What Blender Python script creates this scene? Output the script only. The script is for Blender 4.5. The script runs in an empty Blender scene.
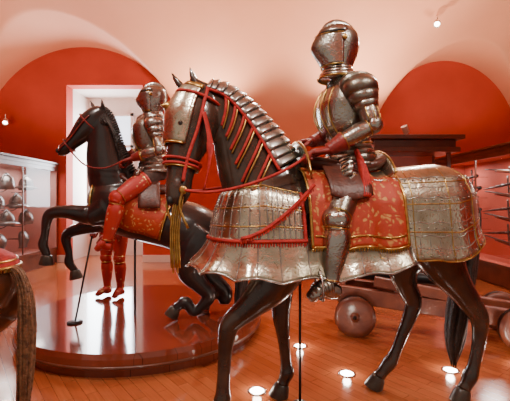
import bpy, bmesh, math, random
from mathutils import Vector, Matrix
random.seed(4)
pi=math.pi
F=380.0; CH=1.35
def W(px,py,d): return Vector(((px-255)*d/F, d, CH-(py-200.5)*d/F))
V=Vector
# ------------------------------------------------------------------ materials
def mat(name,c1,c2=None,scale=8,rough=.5,metal=0,bump=0,bscale=None,coat=0,emit=None,es=0,r2=None,detail=4,spec=None):
    m=bpy.data.materials.new(name); m.use_nodes=True; nt=m.node_tree; b=nt.nodes['Principled BSDF']
    b.inputs['Base Color'].default_value=(*c1,1); b.inputs['Roughness'].default_value=rough; b.inputs['Metallic'].default_value=metal
    if coat: b.inputs['Coat Weight'].default_value=coat; b.inputs['Coat Roughness'].default_value=.1
    if emit: b.inputs['Emission Color'].default_value=(*emit,1); b.inputs['Emission Strength'].default_value=es
    tc=nt.nodes.new('ShaderNodeTexCoord')
    if c2 or r2 is not None:
        n=nt.nodes.new('ShaderNodeTexNoise'); n.inputs['Scale'].default_value=scale; n.inputs['Detail'].default_value=detail
        nt.links.new(tc.outputs['Object'],n.inputs['Vector'])
        r=nt.nodes.new('ShaderNodeValToRGB'); r.color_ramp.elements[0].position=.35; r.color_ramp.elements[1].position=.65
        r.color_ramp.elements[0].color=(*c1,1); r.color_ramp.elements[1].color=(*(c2 or c1),1)
        nt.links.new(n.outputs['Fac'],r.inputs['Fac']); nt.links.new(r.outputs['Color'],b.inputs['Base Color'])
        if r2 is not None:
            mr=nt.nodes.new('ShaderNodeMapRange'); mr.inputs['From Min'].default_value=.3; mr.inputs['From Max'].default_value=.7
            mr.inputs['To Min'].default_value=rough; mr.inputs['To Max'].default_value=r2
            nt.links.new(n.outputs['Fac'],mr.inputs['Value']); nt.links.new(mr.outputs['Result'],b.inputs['Roughness'])
    if bump:
        n=nt.nodes.new('ShaderNodeTexNoise'); n.inputs['Scale'].default_value=bscale or scale*3; n.inputs['Detail'].default_value=3
        nt.links.new(tc.outputs['Object'],n.inputs['Vector'])
        bp=nt.nodes.new('ShaderNodeBump'); bp.inputs['Strength'].default_value=bump; bp.inputs['Distance'].default_value=.02
        nt.links.new(n.outputs['Fac'],bp.inputs['Height']); nt.links.new(bp.outputs['Normal'],b.inputs['Normal'])
    return m
def mat_vor(name,c1,c2,scale,rough,metal,lo=.25,hi=.4,bump=.3,blotch=0):
    m=mat(name,c1,rough=rough,metal=metal); nt=m.node_tree; b=nt.nodes['Principled BSDF']
    tc=nt.nodes.new('ShaderNodeTexCoord'); v=nt.nodes.new('ShaderNodeTexVoronoi'); v.inputs['Scale'].default_value=scale
    nz=nt.nodes.new('ShaderNodeTexNoise'); nz.inputs['Scale'].default_value=scale*.35
    mx=nt.nodes.new('ShaderNodeMix'); mx.data_type='VECTOR'; mx.inputs[0].default_value=.12
    nt.links.new(tc.outputs['Object'],nz.inputs['Vector']); nt.links.new(tc.outputs['Object'],mx.inputs[4]); nt.links.new(nz.outputs['Color'],mx.inputs[5])
    nt.links.new(mx.outputs[1],v.inputs['Vector'])
    r=nt.nodes.new('ShaderNodeValToRGB'); r.color_ramp.elements[0].position=lo; r.color_ramp.elements[1].position=hi
    r.color_ramp.elements[0].color=(*c2,1); r.color_ramp.elements[1].color=(*c1,1)
    nt.links.new(v.outputs['Distance'],r.inputs['Fac'])
    if blotch:
        n3=nt.nodes.new('ShaderNodeTexNoise'); n3.inputs['Scale'].default_value=5; n3.inputs['Detail'].default_value=5; nt.links.new(tc.outputs['Object'],n3.inputs['Vector'])
        r3=nt.nodes.new('ShaderNodeValToRGB'); r3.color_ramp.elements[0].position=.35; r3.color_ramp.elements[1].position=.62
        k=1-blotch; r3.color_ramp.elements[0].color=(k,k*.95,k*.86,1); r3.color_ramp.elements[1].color=(1,1,1,1); nt.links.new(n3.outputs['Fac'],r3.inputs[0])
        m3=nt.nodes.new('ShaderNodeMix'); m3.data_type='RGBA'; m3.blend_type='MULTIPLY'; m3.inputs[0].default_value=1
        nt.links.new(r.outputs['Color'],m3.inputs[6]); nt.links.new(r3.outputs[0],m3.inputs[7]); nt.links.new(m3.outputs[2],b.inputs['Base Color'])
        mr=nt.nodes.new('ShaderNodeMapRange'); mr.inputs['From Min'].default_value=.3; mr.inputs['From Max'].default_value=.7
        mr.inputs['To Min'].default_value=rough+.12; mr.inputs['To Max'].default_value=rough-.06
        nt.links.new(n3.outputs['Fac'],mr.inputs['Value']); nt.links.new(mr.outputs['Result'],b.inputs['Roughness'])
    else: nt.links.new(r.outputs['Color'],b.inputs['Base Color'])
    bp=nt.nodes.new('ShaderNodeBump'); bp.inputs['Strength'].default_value=bump; bp.inputs['Distance'].default_value=.004
    nt.links.new(v.outputs['Distance'],bp.inputs['Height']); nt.links.new(bp.outputs['Normal'],b.inputs['Normal'])
    return m
STEEL=mat('steel',(.50,.50,.47),(.30,.295,.275),scale=9,rough=.22,metal=1,bump=.08,bscale=25,r2=.38)
BRIGHT=mat_vor('engraved_steel',(.62,.59,.46),(.36,.29,.14),44,.25,1,.10,.26,.25,blotch=.5)
ARMOR=mat_vor('gilded_armor',(.43,.43,.40),(.46,.35,.17),50,.24,1,.16,.30,.3,blotch=.5)
ARMOR2=mat_vor('russet_armor',(.40,.39,.37),(.36,.20,.12),34,.27,1,.2,.34,.3,blotch=.35)
GOLD=mat('gilt_trim',(.60,.40,.12),(.40,.24,.07),scale=30,rough=.3,metal=1)
DARK=mat('dark_recess',(.01,.008,.007),rough=.6)
HIDE=mat('black_lacquered_hide',(.018,.011,.008),(.05,.028,.018),scale=5,rough=.25,coat=.5,bump=.25,bscale=11)
HIDE2=mat('ebony_hide',(.007,.006,.007),(.018,.013,.012),scale=5,rough=.28,coat=.5,bump=.2,bscale=11)
HIDE3=mat('bay_hide',(.10,.035,.015),(.16,.06,.025),scale=5,rough=.35,coat=.3,bump=.1,bscale=14)
HOOF=mat('hoof_horn',(.03,.022,.018),(.06,.045,.03),scale=20,rough=.35)
HAIR=mat('black_hair',(.012,.009,.008),(.035,.022,.016),scale=40,rough=.45,bump=.6,bscale=90)
HAIR3=mat('flaxen_hair',(.26,.13,.06),(.10,.045,.02),scale=40,rough=.5,bump=.6,bscale=90)
RED=mat('red_velvet',(.46,.015,.010),(.28,.008,.008),scale=25,rough=.75,bump=.3,bscale=60)
REDL=mat('red_leather',(.17,.015,.012),(.27,.022,.018),scale=18,rough=.45,bump=.2)
SADL=mat('saddle_leather',(.06,.016,.010),(.10,.025,.014),scale=18,rough=.4,bump=.2)
BROC=mat_vor('brocade',(.36,.034,.010),(.50,.24,.07),30,.55,.2,.2,.42,.45)
HOSE=mat_vor('red_hose',(.40,.022,.016),(.55,.32,.14),18,.5,.15,.12,.24,.3)
SUIT=mat('arming_cloth',(.05,.03,.025),(.09,.05,.04),scale=20,rough=.8)
WOODD=mat('cannon_wood',(.13,.030,.016),(.21,.058,.028),scale=9,rough=.4,coat=.3,bump=.15)
CASEW=mat('walnut',(.09,.025,.012),(.14,.042,.02),scale=6,rough=.35,coat=.3)
IRON=mat('black_iron',(.02,.02,.022),rough=.4,metal=.6)
WALL=mat('coral_plaster',(.56,.062,.030),(.49,.050,.025),scale=1.3,rough=.75,bump=.05,bscale=20)
VAULT=mat('pink_plaster',(.88,.42,.27),(.84,.38,.24),scale=.9,rough=.7,bump=.04,bscale=15)
CASEI=mat('case_lining_pink',(.56,.30,.27),(.52,.27,.24),scale=2,rough=.7)
CASER=mat('case_lining_red',(.60,.13,.085),(.54,.11,.07),scale=2,rough=.7)
WHITE=mat('white_plaster',(.80,.68,.61),(.75,.63,.56),scale=2,rough=.6)
PANE=mat('bright_daylight',(.6,.7,.8),rough=.3,emit=(.78,.88,1),es=2.6)
LAMP=mat('lamp_glow',(1,1,1),emit=(1,.9,.78),es=24)
CHROME=mat('brushed_chrome',(.7,.7,.7),rough=.2,metal=1)
DSTEEL=mat('aged_steel',(.20,.19,.18),(.11,.105,.10),scale=9,rough=.35,metal=.9)
def glassmat():
    m=bpy.data.materials.new('case_glass'); m.use_nodes=True; nt=m.node_tree; nt.nodes.clear()
    o=nt.nodes.new('ShaderNodeOutputMaterial'); t=nt.nodes.new('ShaderNodeBsdfTransparent'); g=nt.nodes.new('ShaderNodeBsdfGlossy')
    g.inputs['Roughness'].default_value=.03; mx=nt.nodes.new('ShaderNodeMixShader'); mx.inputs[0].default_value=.03
    nt.links.new(t.outputs[0],mx.inputs[1]); nt.links.new(g.outputs[0],mx.inputs[2]); nt.links.new(mx.outputs[0],o.inputs[0])
    return m
GLASS=glassmat()
def woodfloor(name,c1,c2,c3,rot,pw,rough):
    m=mat(name,c1,rough=rough,coat=.5); nt=m.node_tree; b=nt.nodes['Principled BSDF']
    tc=nt.nodes.new('ShaderNodeTexCoord'); mp=nt.nodes.new('ShaderNodeMapping'); mp.inputs['Rotation'].default_value=(0,0,rot)
    br=nt.nodes.new('ShaderNodeTexBrick'); br.inputs['Scale'].default_value=1; br.inputs['Brick Width'].default_value=pw*7; br.inputs['Row Height'].default_value=pw
    br.inputs['Mortar Size'].default_value=.0015; br.inputs['Color1'].default_value=(*c1,1); br.inputs['Color2'].default_value=(*c2,1); br.inputs['Mortar'].default_value=(*c3,1)
    nt.links.new(tc.outputs['Object'],mp.inputs[0]); nt.links.new(mp.outputs[0],br.inputs['Vector'])
    m2=nt.nodes.new('ShaderNodeMapping'); m2.inputs['Scale'].default_value=(1.5,22,1); nt.links.new(mp.outputs[0],m2.inputs[0])
    n=nt.nodes.new('ShaderNodeTexNoise'); n.inputs['Scale'].default_value=2.5; n.inputs['Detail'].default_value=6; nt.links.new(m2.outputs[0],n.inputs[0])
    mx=nt.nodes.new('ShaderNodeMix'); mx.data_type='RGBA'; mx.blend_type='MULTIPLY'; mx.inputs[0].default_value=.6
    nt.links.new(br.outputs['Color'],mx.inputs[6])
    r=nt.nodes.new('ShaderNodeValToRGB'); r.color_ramp.elements[0].color=(.5,.5,.5,1); r.color_ramp.elements[1].color=(1.25,1.2,1.15,1)
    nt.links.new(n.outputs['Fac'],r.inputs[0]); nt.links.new(r.outputs[0],mx.inputs[7]); nt.links.new(mx.outputs[2],b.inputs['Base Color'])
    return m
FLOOR=woodfloor('parquet',(.44,.125,.042),(.35,.09,.03),(.16,.04,.016),.9,.08,.16)
PLATM=woodfloor('platform_wood',(.21,.042,.020),(.17,.034,.016),(.08,.016,.008),.2,.14,.1)
# ------------------------------------------------------------------ mesh helpers
def top(name,loc=(0,0,0)):
    e=bpy.data.objects.new(name,None); e.empty_display_size=.1; e.location=loc; bpy.context.collection.objects.link(e); return e
def emit_obj(name,bm,mats,parent=None,smooth=True,solid=0,remesh=0,bevel=0,sub=0,smoothit=0):
    bmesh.ops.recalc_face_normals(bm,faces=bm.faces[:])
    me=bpy.data.meshes.new(name); bm.to_mesh(me); bm.free()
    if not isinstance(mats,(list,tuple)): mats=[mats]
    for m in mats: me.materials.append(m)
    if smooth:
        for p in me.polygons: p.use_smooth=True
    o=bpy.data.objects.new(name,me); bpy.context.collection.objects.link(o)
    if parent: o.parent=parent; o.location=-parent.location
    if remesh:
        r=o.modifiers.new('r','REMESH'); r.mode='VOXEL'; r.voxel_size=remesh; r.use_smooth_shade=True
        s=o.modifiers.new('s','SMOOTH'); s.factor=.6; s.iterations=smoothit or 6
    if solid:
        s=o.modifiers.new('so','SOLIDIFY'); s.thickness=solid; s.offset=0
    if bevel:
        b=o.modifiers.new('b','BEVEL'); b.width=bevel; b.segments=2; b.limit_method='ANGLE'
    return o
NB=bmesh.new
def crom(K,sub):
    n=len(K); out=[]
    for i in range(n-1):
        k=[K[max(i-1,0)],K[i],K[i+1],K[min(i+2,n-1)]]
        for j in range(sub):
            t=j/sub; t2=t*t; t3=t2*t
            w=(-.5*t3+t2-.5*t, 1.5*t3-2.5*t2+1, -1.5*t3+2*t2+.5*t, .5*t3-.5*t2)
            c=sum((k[q][0]*w[q] for q in range(4)),V((0,0,0)))
            lo=[min(k[1][x],k[2][x])*.7 for x in (1,2)]
            a=max(sum(k[q][1]*w[q] for q in range(4)),lo[0]); b=max(sum(k[q][2]*w[q] for q in range(4)),lo[1])
            out.append((c,a,b))
    out.append(K[-1]); return out
def frames(keys,sub=5,up=(0,0,1)):
    K=[(V(k[0]),k[1],k[2] if len(k)>2 else k[1]) for k in keys]
    pts=crom(K,sub) if sub>1 else K
    up=V(up); pS=None; out=[]
    for i,(c,a,b) in enumerate(pts):
        T=(pts[min(i+1,len(pts)-1)][0]-pts[max(i-1,0)][0])
        T=T.normalized() if T.length>1e-9 else V((0,0,1))
        S=T.cross(up)
        if S.length<.08: S=pS.copy() if pS else T.orthogonal()
        S.normalize()
        if pS and S.dot(pS)<0: S=-S
        pS=S; N=S.cross(T).normalized(); out.append((c,a,b,S,N))
    return out
def sweep(bm,keys,up=(0,0,1),n=18,sub=5,mi=0):
    fr=frames(keys,sub,up); R=[]
    for c,a,b,S,N in fr:
        R.append([bm.verts.new(c+S*a*math.cos(2*pi*j/n)+N*b*math.sin(2*pi*j/n)) for j in range(n)])
    for i in range(len(R)-1):
        for j in range(n):
            f=bm.faces.new((R[i][j],R[i][(j+1)%n],R[i+1][(j+1)%n],R[i+1][j])); f.material_index=mi
    for r in (R[0],R[-1]):
        f=bm.faces.new(r); f.material_index=mi
def tube(bm,pts,r,n=8,sub=4,mi=0,flat=None,up=(0,0,1)):
    sweep(bm,[(p,r,flat or r) for p in pts],up,n,sub,mi)
def surf(bm,fn,nu,nv,mi=0):
    G=[[bm.verts.new(fn(i/nu,j/nv)) for j in range(nv+1)] for i in range(nu+1)]
    for i in range(nu):
        for j in range(nv):
            f=bm.faces.new((G[i][j],G[i+1][j],G[i+1][j+1],G[i][j+1])); f.material_index=mi
def shell(bm,fr,x0,x1,t0,t1,off=.01,nu=12,nt=14,mi=0,fn=None):
    def g(u,v):
        x=x0+(x1-x0)*u; i=min(int(x),len(fr)-2); q=x-i
        A,B=fr[i],fr[i+1]; c=A[0].lerp(B[0],q); a=A[1]+(B[1]-A[1])*q; b=A[2]+(B[2]-A[2])*q
        S=A[3].lerp(B[3],q); N=A[4].lerp(B[4],q); t=math.radians(t0+(t1-t0)*v); o=off+(fn(u,v) if fn else 0)
        return c+S*(a+o)*math.cos(t)+N*(b+o)*math.sin(t)
    surf(bm,g,nu,nt,mi); return g
def ball(bm,c,r,sc=(1,1,1),seg=12,mi=0,rot=None):
    M=Matrix.Translation(V(c))@(rot.to_4x4() if rot else Matrix())@Matrix.Diagonal((r*sc[0],r*sc[1],r*sc[2],1))
    bmesh.ops.create_uvsphere(bm,u_segments=seg,v_segments=max(6,seg*2//3),radius=1,matrix=M)
def rivet(bm,c,r=.006,mi=0):
    bmesh.ops.create_icosphere(bm,subdivisions=1,radius=r,matrix=Matrix.Translation(c))
def box(bm,a,b,mi=0,M=None):
    a=V(a);b=V(b); c=(a+b)/2; s=b-a
    bmesh.ops.create_cube(bm,size=1,matrix=(M or Matrix())@Matrix.Translation(c)@Matrix.Diagonal((s.x,s.y,s.z,1)))
def beam(bm,a,b,w,h,mi=0):
    a=V(a);b=V(b);T=(b-a).normalized(); S=T.cross(V((0,0,1))).normalized(); N=S.cross(T)
    vs=[bm.verts.new(p+S*w/2*i+N*h/2*j) for p in (a,b) for i,j in ((-1,-1),(1,-1),(1,1),(-1,1))]
    for q in ((0,1,2,3),(7,6,5,4),(0,4,5,1),(1,5,6,2),(2,6,7,3),(3,7,4,0)):
        f=bm.faces.new([vs[k] for k in q]); f.material_index=mi
def lathe(bm,c,prof,axis=V((0,0,1)),n=24,mi=0):
    T=axis.normalized(); S=T.orthogonal().normalized(); N=S.cross(T); R=[]
    for r,h in prof: R.append([bm.verts.new(c+T*h+S*r*math.cos(2*pi*j/n)+N*r*math.sin(2*pi*j/n)) for j in range(n)])
    for i in range(len(R)-1):
        for j in range(n):
            f=bm.faces.new((R[i][j],R[i][(j+1)%n],R[i+1][(j+1)%n],R[i+1][j])); f.material_index=mi
    for r in (R[0],R[-1]): bm.faces.new(r).material_index=mi
def lerpt(tab,h):
    for i in range(len(tab)-1):
        if h<=tab[i+1][0]+1e-9:
            q=(h-tab[i][0])/(tab[i+1][0]-tab[i][0]); return [x+(y-x)*q for x,y in zip(tab[i][1:],tab[i+1][1:])]
    return list(tab[-1][1:])
# ------------------------------------------------------------------ room
XL,XR,YB,YF=-6.0,6.0,8.3,-1.3
bm=NB(); box(bm,(XL,YF-1,-.1),(XR,YB+1.2,0)); emit_obj('floor',bm,FLOOR,smooth=False)
def hbar(t,c,hw,spring,rise):
    q=(t-c)/hw
    return spring+rise*math.sqrt(1-q*q) if abs(q)<1 else 0
def ceil_z(x,y):
    return max(hbar(y,3.5,4.8,2.6,2.8),hbar(x,-3.75,2.2,2.5,2.2),hbar(x,4.15,1.6,2.5,1.9),2.6)
bm=NB(); surf(bm,lambda i,j:V((XL+(XR-XL)*i,YF+(YB-YF)*j,ceil_z(XL+(XR-XL)*i,YF+(YB-YF)*j))),260,200); emit_obj('ceiling',bm,VAULT)
nx0,nx1,nz=-4.12,-2.45,3.87
bm=NB()
box(bm,(XL-.1,YB,0),(nx0,YB+.3,5.6)); box(bm,(nx1,YB,0),(XR+.1,YB+.3,5.6)); box(bm,(nx0,YB,nz),(nx1,YB+.3,5.6))
emit_obj('wall_back',bm,WALL,smooth=False)
bm=NB(); box(bm,(XL-.2,YF,0),(XL,YB+.3,5.6)); emit_obj('wall_left',bm,WALL,smooth=False)
bm=NB(); box(bm,(XR,YF,0),(XR+.2,YB+.3,5.6)); emit_obj('wall_right',bm,WALL,smooth=False)
bm=NB(); y0=YB+.3;y1=YB+1.1
box(bm,(nx0-.1,y0,0),(nx0,y1,nz)); box(bm,(nx1,y0,0),(nx1+.1,y1,nz)); box(bm,(nx0-.1,y0,nz),(nx1+.1,y1,nz+.1)); box(bm,(nx0-.1,y1,0),(nx1+.1,y1+.05,1.1)); box(bm,(nx0-.1,y1,3.5),(nx1+.1,y1+.05,nz+.1)); box(bm,(-3.0,y1,1.1),(nx1+.1,y1+.05,3.5))
emit_obj('window_reveal',bm,WHITE,smooth=False)
w=top('window_1',(-3.56,y1,0)); bm=NB(); box(bm,(nx0,y1+.06,1.1),(-3.0,y1+.08,3.5)); emit_obj('pane',bm,PANE,w,smooth=False)
bm=NB()
for x in (nx0,-3.6,-3.07): box(bm,(x,y1-.04,1.1),(x+.07,y1-.005,3.5))
for z in (1.1,1.9,2.65,3.43): box(bm,(nx0,y1-.04,z),(-3.0,y1-.005,z+.07))
emit_obj('muntins',bm,WHITE,w,smooth=False)
bm=NB(); box(bm,(nx1,YB-.03,0),(XR,YB,.16)); box(bm,(XL,YB-.03,0),(nx0,YB,.16)); emit_obj('baseboard_back',bm,WHITE,smooth=False,bevel=.005)
# ------------------------------------------------------------------ display cases
def case(name,x0,x1,ya,yb,h,lining,face,en=9):
    e=top(name,((x0+x1)/2,(ya+yb)/2,0)); bm=NB()
    box(bm,(x0,ya,0),(x1,yb,.28)); box(bm,(x0-.03,ya-.03,h),(x1+.03,yb,h+.07)); box(bm,(x0-.06,ya-.06,h+.07),(x1+.06,yb,h+.11))
    emit_obj('wood_frame',bm,CASEW,e,smooth=False,bevel=.008)
    bm=NB(); xb=x0 if face>0 else x1
    box(bm,(xb-.02,ya,.28),(xb+.02,yb,h)); box(bm,(x0,yb-.04,.28),(x1,yb,h)); box(bm,(x0,ya,.28),(x1,yb,.3)); box(bm,(x0,ya,h-.02),(x1,yb,h))
    emit_obj('lining',bm,lining,e,smooth=False)
    bm=NB(); xg=x1 if face>0 else x0; box(bm,(xg-.004,ya,.28),(xg+.004,yb,h)); box(bm,(x0,ya-.004,.28),(x1,ya+.004,h)); emit_obj('glass',bm,GLASS,e,smooth=False)
    bm=NB()
    y=ya
    while y<yb+.01: box(bm,(xg-.012,y-.008,.28),(xg+.012,y+.008,h)); y+=(yb-ya)/3
    box(bm,(xg-.015,ya,h-.07),(xg+.02,yb,h)); box(bm,(xg-.015,ya,.28),(xg+.02,yb,.34))
    emit_obj('mullions',bm,CASEW,e,smooth=False)
    for q in range(4):
        yy=ya+.5+(yb-ya-1)*q/3
        l=bpy.data.lights.new('case_lamp','AREA'); l.energy=en; l.size=.35; l.color=(1,.9,.84); o=bpy.data.objects.new('case_lamp',l)
        bpy.context.collection.objects.link(o); o.parent=e; o.location=V(((x0+x1)/2+face*.12,yy,h-.06))-e.location
    return e
cl=case('display_case',-5.0,-4.3,4.6,8.25,2.05,CASEI,1)
cr=case('display_case',3.85,4.55,3.4,8.25,2.12,CASER,-1,13)
def prop_helmet(c,s=1,kind=0):
    e=top('display_helmet',c); bm=NB()
    lathe(bm,V(c),[(.115*s,-.09*s),(.12*s,-.02*s),(.115*s,.04*s),(.09*s,.1*s),(.04*s,.14*s),(.008,.155*s)],n=18)
    if kind: lathe(bm,V(c),[(.12*s,-.03*s),(.19*s,-.06*s),(.195*s,-.05*s),(.12*s,-.01*s)],n=18)
    sweep(bm,[(V(c)+V((0,y*s,z*s)),.006*s,.018*s) for y,z in((-.12,.04),(-.07,.125),(0,.165),(.07,.125),(.12,.04))],up=(0,0,1),n=8)
    emit_obj('skull',bm,DSTEEL,e)
    bm=NB(); tube(bm,[V(c)+V((-.0,0,-.09*s)),V(c)+V((-.1,0,-.13*s)),V(c)+V((-.3,0,-.13*s))],.008); emit_obj('bracket',bm,IRON,e)
def prop_breast(c,s=1):
    e=top('display_breastplate',c); bm=NB(); c=V(c)
    sweep(bm,[(c+V((0,0,-.22*s)),.15*s,.08*s),(c+V((0,0,-.16*s)),.12*s,.08*s),(c+V((.02,0,0)),.16*s,.11*s),(c+V((0,0,.14*s)),.14*s,.08*s),(c+V((0,0,.2*s)),.07*s,.05*s)],up=(1,0,0))
    emit_obj('plate',bm,DSTEEL,e); bm=NB(); tube(bm,[c,c+V((-.3,0,0))],.01); emit_obj('bracket',bm,IRON,e)
for z,ys,ks in ((1.66,(5.3,5.9,6.5,7.1,7.7),(1,0,1,0,1)),(1.30,(5.6,6.2,6.8,7.4),(0,1,0,1)),(.98,(5.9,6.5,7.1,7.7),(1,0,1,0))):
    for y,k in zip(ys,ks): prop_helmet(V((-4.64,y,z)),1.15,k)
for y in (5.5,6.2,6.9,7.6): prop_breast(V((-4.64,y,.58)),.78)
def sword(c,L,tilt):
    e=top('rapier',c); bm=NB(); c=V(c); d=V((0,math.cos(tilt),math.sin(tilt))); n=V((0,-d.z,d.y))
    sweep(bm,[(c+d*.12,.010,.026),(c+d*(L*.6),.008,.020),(c+d*L,.002,.003)],up=(0,0,1),n=6,sub=2)
    tube(bm,[c-n*.14,c+n*.14],.015); tube(bm,[c-n*.06+d*.02,c-n*.07-d*.07,c-d*.14],.010); tube(bm,[c-V((.05,0,0)),c+V((.05,0,0))],.010)
    emit_obj('blade_and_guard',bm,DSTEEL,e); bm=NB(); tube(bm,[c+d*.1,c-d*.13],.022); ball(bm,c-d*.15,.036); emit_obj('grip',bm,DARK,e)
    bm=NB(); tube(bm,[c,c+V((.3,0,0))],.006); tube(bm,[c+d*L*.6,c+d*L*.6+V((.3,0,0))],.006); emit_obj('pegs',bm,CHROME,e)
def musket(c,L,tilt):
    e=top('wheellock_musket',c); c=V(c); d=V((0,math.cos(tilt),math.sin(tilt))); n=V((0,-d.z,d.y))
    bm=NB(); sweep(bm,[(c-d*.3-n*.07,.018,.062),(c-d*.12-n*.03,.02,.04),(c,.022,.034),(c+d*L*.6,.014,.018)],(0,0,1),10,4); emit_obj('stock',bm,CASEW,e)
    bm=NB(); tube(bm,[c+n*.022,c+d*L+n*.022],.013); lathe(bm,c-V((.03,0,0)),[(.035,0),(.035,.015),(.02,.02)],V((1,0,0)),14); tube(bm,[c+d*.04-V((.02,0,0)),c+d*.06+n*.07-V((.02,0,0)),c+n*.06-V((.02,0,0))],.008)
    tube(bm,[c-d*.08-n*.04,c-d*.05-n*.085,c-d*.0-n*.04],.006); emit_obj('barrel_and_lock',bm,DSTEEL,e)
    bm=NB(); tube(bm,[c,c+V((.3,0,0))],.006); tube(bm,[c+d*L*.6,c+d*L*.6+V((.3,0,0))],.006); emit_obj('pegs',bm,CHROME,e)
for k,z in enumerate((1.82,1.62,1.42,1.22,1.02,.82,.62)):
    fn_=sword if k%2 else musket
    fn_((4.2,5.0+(k%2)*.12,z),.72,.10*(-1)**k); fn_((4.2,6.2+(k%2)*.1,z),.74,.10*(-1)**k); sword((4.2,7.35-(k%2)*.1,z-.02),.7,-.10*(-1)**k)
e=top('display_cabinet',(2.5,6.4,0)); bm=NB()
box(bm,(1.95,6.1,0),(3.15,6.7,.5)); box(bm,(1.95,6.66,.5),(3.15,6.7,2.15)); box(bm,(1.85,6.0,2.12),(3.25,6.75,2.2)); box(bm,(1.9,6.05,2.2),(3.2,6.72,2.32)); box(bm,(1.8,5.95,2.32),(3.3,6.78,2.39))
for x in (1.95,3.09):
    for y in (6.1,6.64): box(bm,(x,y,.5),(x+.06,y+.06,2.12))
emit_obj('wood_body',bm,CASEW,e,smooth=False,bevel=.01)
bm=NB(); box(bm,(2.01,6.11,.5),(3.09,6.115,2.12)); emit_obj('glass',bm,GLASS,e,smooth=False)
bm=NB(); box(bm,(2.01,6.63,.5),(3.09,6.655,2.12)); emit_obj('lining',bm,CASER,e,smooth=False)
# ------------------------------------------------------------------ round platform
PC=V((-1.15,4.05,0)); PR=1.2; PT=.19
e=top('round_platform',PC); bm=NB(); lathe(bm,PC,[(PR-.04,0),(PR-.04,.07),(PR,.075),(PR,.15),(PR-.015,PT),(PR-.03,PT)],n=96); emit_obj('drum',bm,PLATM,e,smooth=False)
bm=NB(); lathe(bm,PC,[(PR+.004,.078),(PR+.012,.084),(PR+.012,.094),(PR+.004,.1)],n=96); emit_obj('moulding',bm,CASEW,e)
# ------------------------------------------------------------------ horse helper
def hoof(bm,p,d,fw,s=1):
    d=d.normalized()
    sweep(bm,[(p-d*.01*s,.040*s,.045*s),(p+d*.012*s,.048*s,.055*s),(p+d*.085*s,.060*s,.072*s)],up=fw,n=18,sub=1)
def build_horse(name,trunk,neck,head,legs,tail,ears,fw,lat,hide,hair,vox=.012,xf=None,extra=None):
    X=xf or (lambda p:V(p)); sc=(X(V((1,0,0)))-X(V((0,0,0)))).length
    T=lambda ks:[(X(k[0]),k[1]*sc,(k[2] if len(k)>2 else k[1])*sc) for k in ks]
    base=X(trunk[len(trunk)//2][0]).copy(); base.z=0
    e=top(name,base); bm=NB(); up=V((0,0,1)); fw=(X(fw)-X(V((0,0,0)))).normalized(); lat=(X(lat)-X(V((0,0,0)))).normalized()
    sweep(bm,T(trunk),up,28); sweep(bm,T(neck),-fw+up*.35,24); sweep(bm,T(head),fw+up*.15,20)
    for L in legs: sweep(bm,[(c,a*1.1,b*1.12) for c,a,b in T(L['k'])],fw,16)
    hp=[(X(h[0]),h[1]*sc,h[2]*sc) for h in extra or []]
    for c,a,b in hp: ball(bm,c,1,(b,a,b),16)
    for k in ears:
        k2=T(k); sweep(bm,k2,fw,10)
    emit_obj('body',bm,hide,e,remesh=vox*sc,smoothit=5)
    bm=NB()
    for L in legs:
        p=X(L['k'][-1][0]); hoof(bm,p,(X(L['d'])-X(V((0,0,0)))),fw,sc)
    emit_obj('hooves',bm,HOOF,e,bevel=.004)
    if tail:
        bm=NB(); tk=T(tail)
        for q in range(16):
            an=q*2.4; rr=(q/16)**.5
            off=[V((math.cos(an),math.sin(an),0))*rr for _ in tk]
            sweep(bm,[(k[0]+off[i]*k[1]*.75+V((random.uniform(-.006,.006),random.uniform(-.006,.006),-.03*random.random()*(i==len(tk)-1))),k[1]*.36*(1 if i<len(tk)-1 else .3)) for i,k in enumerate(tk)],fw,8,4)
        emit_obj('tail',bm,hair,e)
    hf=frames(T(head),5,fw+up*.15); L=len(hf)
    bmE=NB();bmN=NB(); 
    for sg in (1,-1):
        c,a,b,S,N=hf[int(L*.33)]; S2=S if S.dot(lat)*sg>0 else -S
        ball(bmE,c+S2*a*.86+N*b*.42,.022*sc)
        c,a,b,S,N=hf[int(L*.86)]; S2=S if S.dot(lat)*sg>0 else -S
        ball(bmN,c+S2*a*.75+N*b*.62,.02*sc,(.9,.9,1.2))
        q=[hf[int(L*x)] for x in (.97,.9,.82,.74)]
        tube(bmN,[k[0]+(S2*k[1]*.97)-k[4]*k[2]*.25 for k in q],.005*sc)
    emit_obj('eyes',bmE,mat('eye_gloss',(.01,.006,.004),rough=.05,coat=1),e); emit_obj('nostrils_and_mouth',bmN,DARK,e)
    return e
cs=math.cos(math.atan(.18)); sn=math.sin(math.atan(.18))
f1=V((-cs,-sn,0)); l1=V((sn,-cs,0)); O1=V((.65,2.567,0)); UPV=V((0,0,1))
def L1(u,v,z): return O1+f1*u+l1*v+UPV*z
def M(px,py,v=0,z=None):
    k=(px-255)/F; Y=(2.45-v/cs)/(1-.18*k)
    return V((k*Y,Y,(CH-(py-200.5)*Y/F) if z is None else z))
trunk1=[(M(468,218),.05,.07),(M(458,214),.19,.22),(M(434,212),.27,.275),(M(400,218),.28,.28),(M(365,222),.29,.29),(M(330,222),.29,.31),(M(295,218),.27,.32),(M(262,213),.24,.29),(M(236,214),.17,.22),(M(224,216),.08,.11)]
neck1=[(M(278,205),.20,.31),(M(262,180),.16,.27),(M(248,150),.12,.225),(M(235,125),.095,.17),(M(220,106),.085,.125),(M(203,97),.075,.09)]
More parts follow.
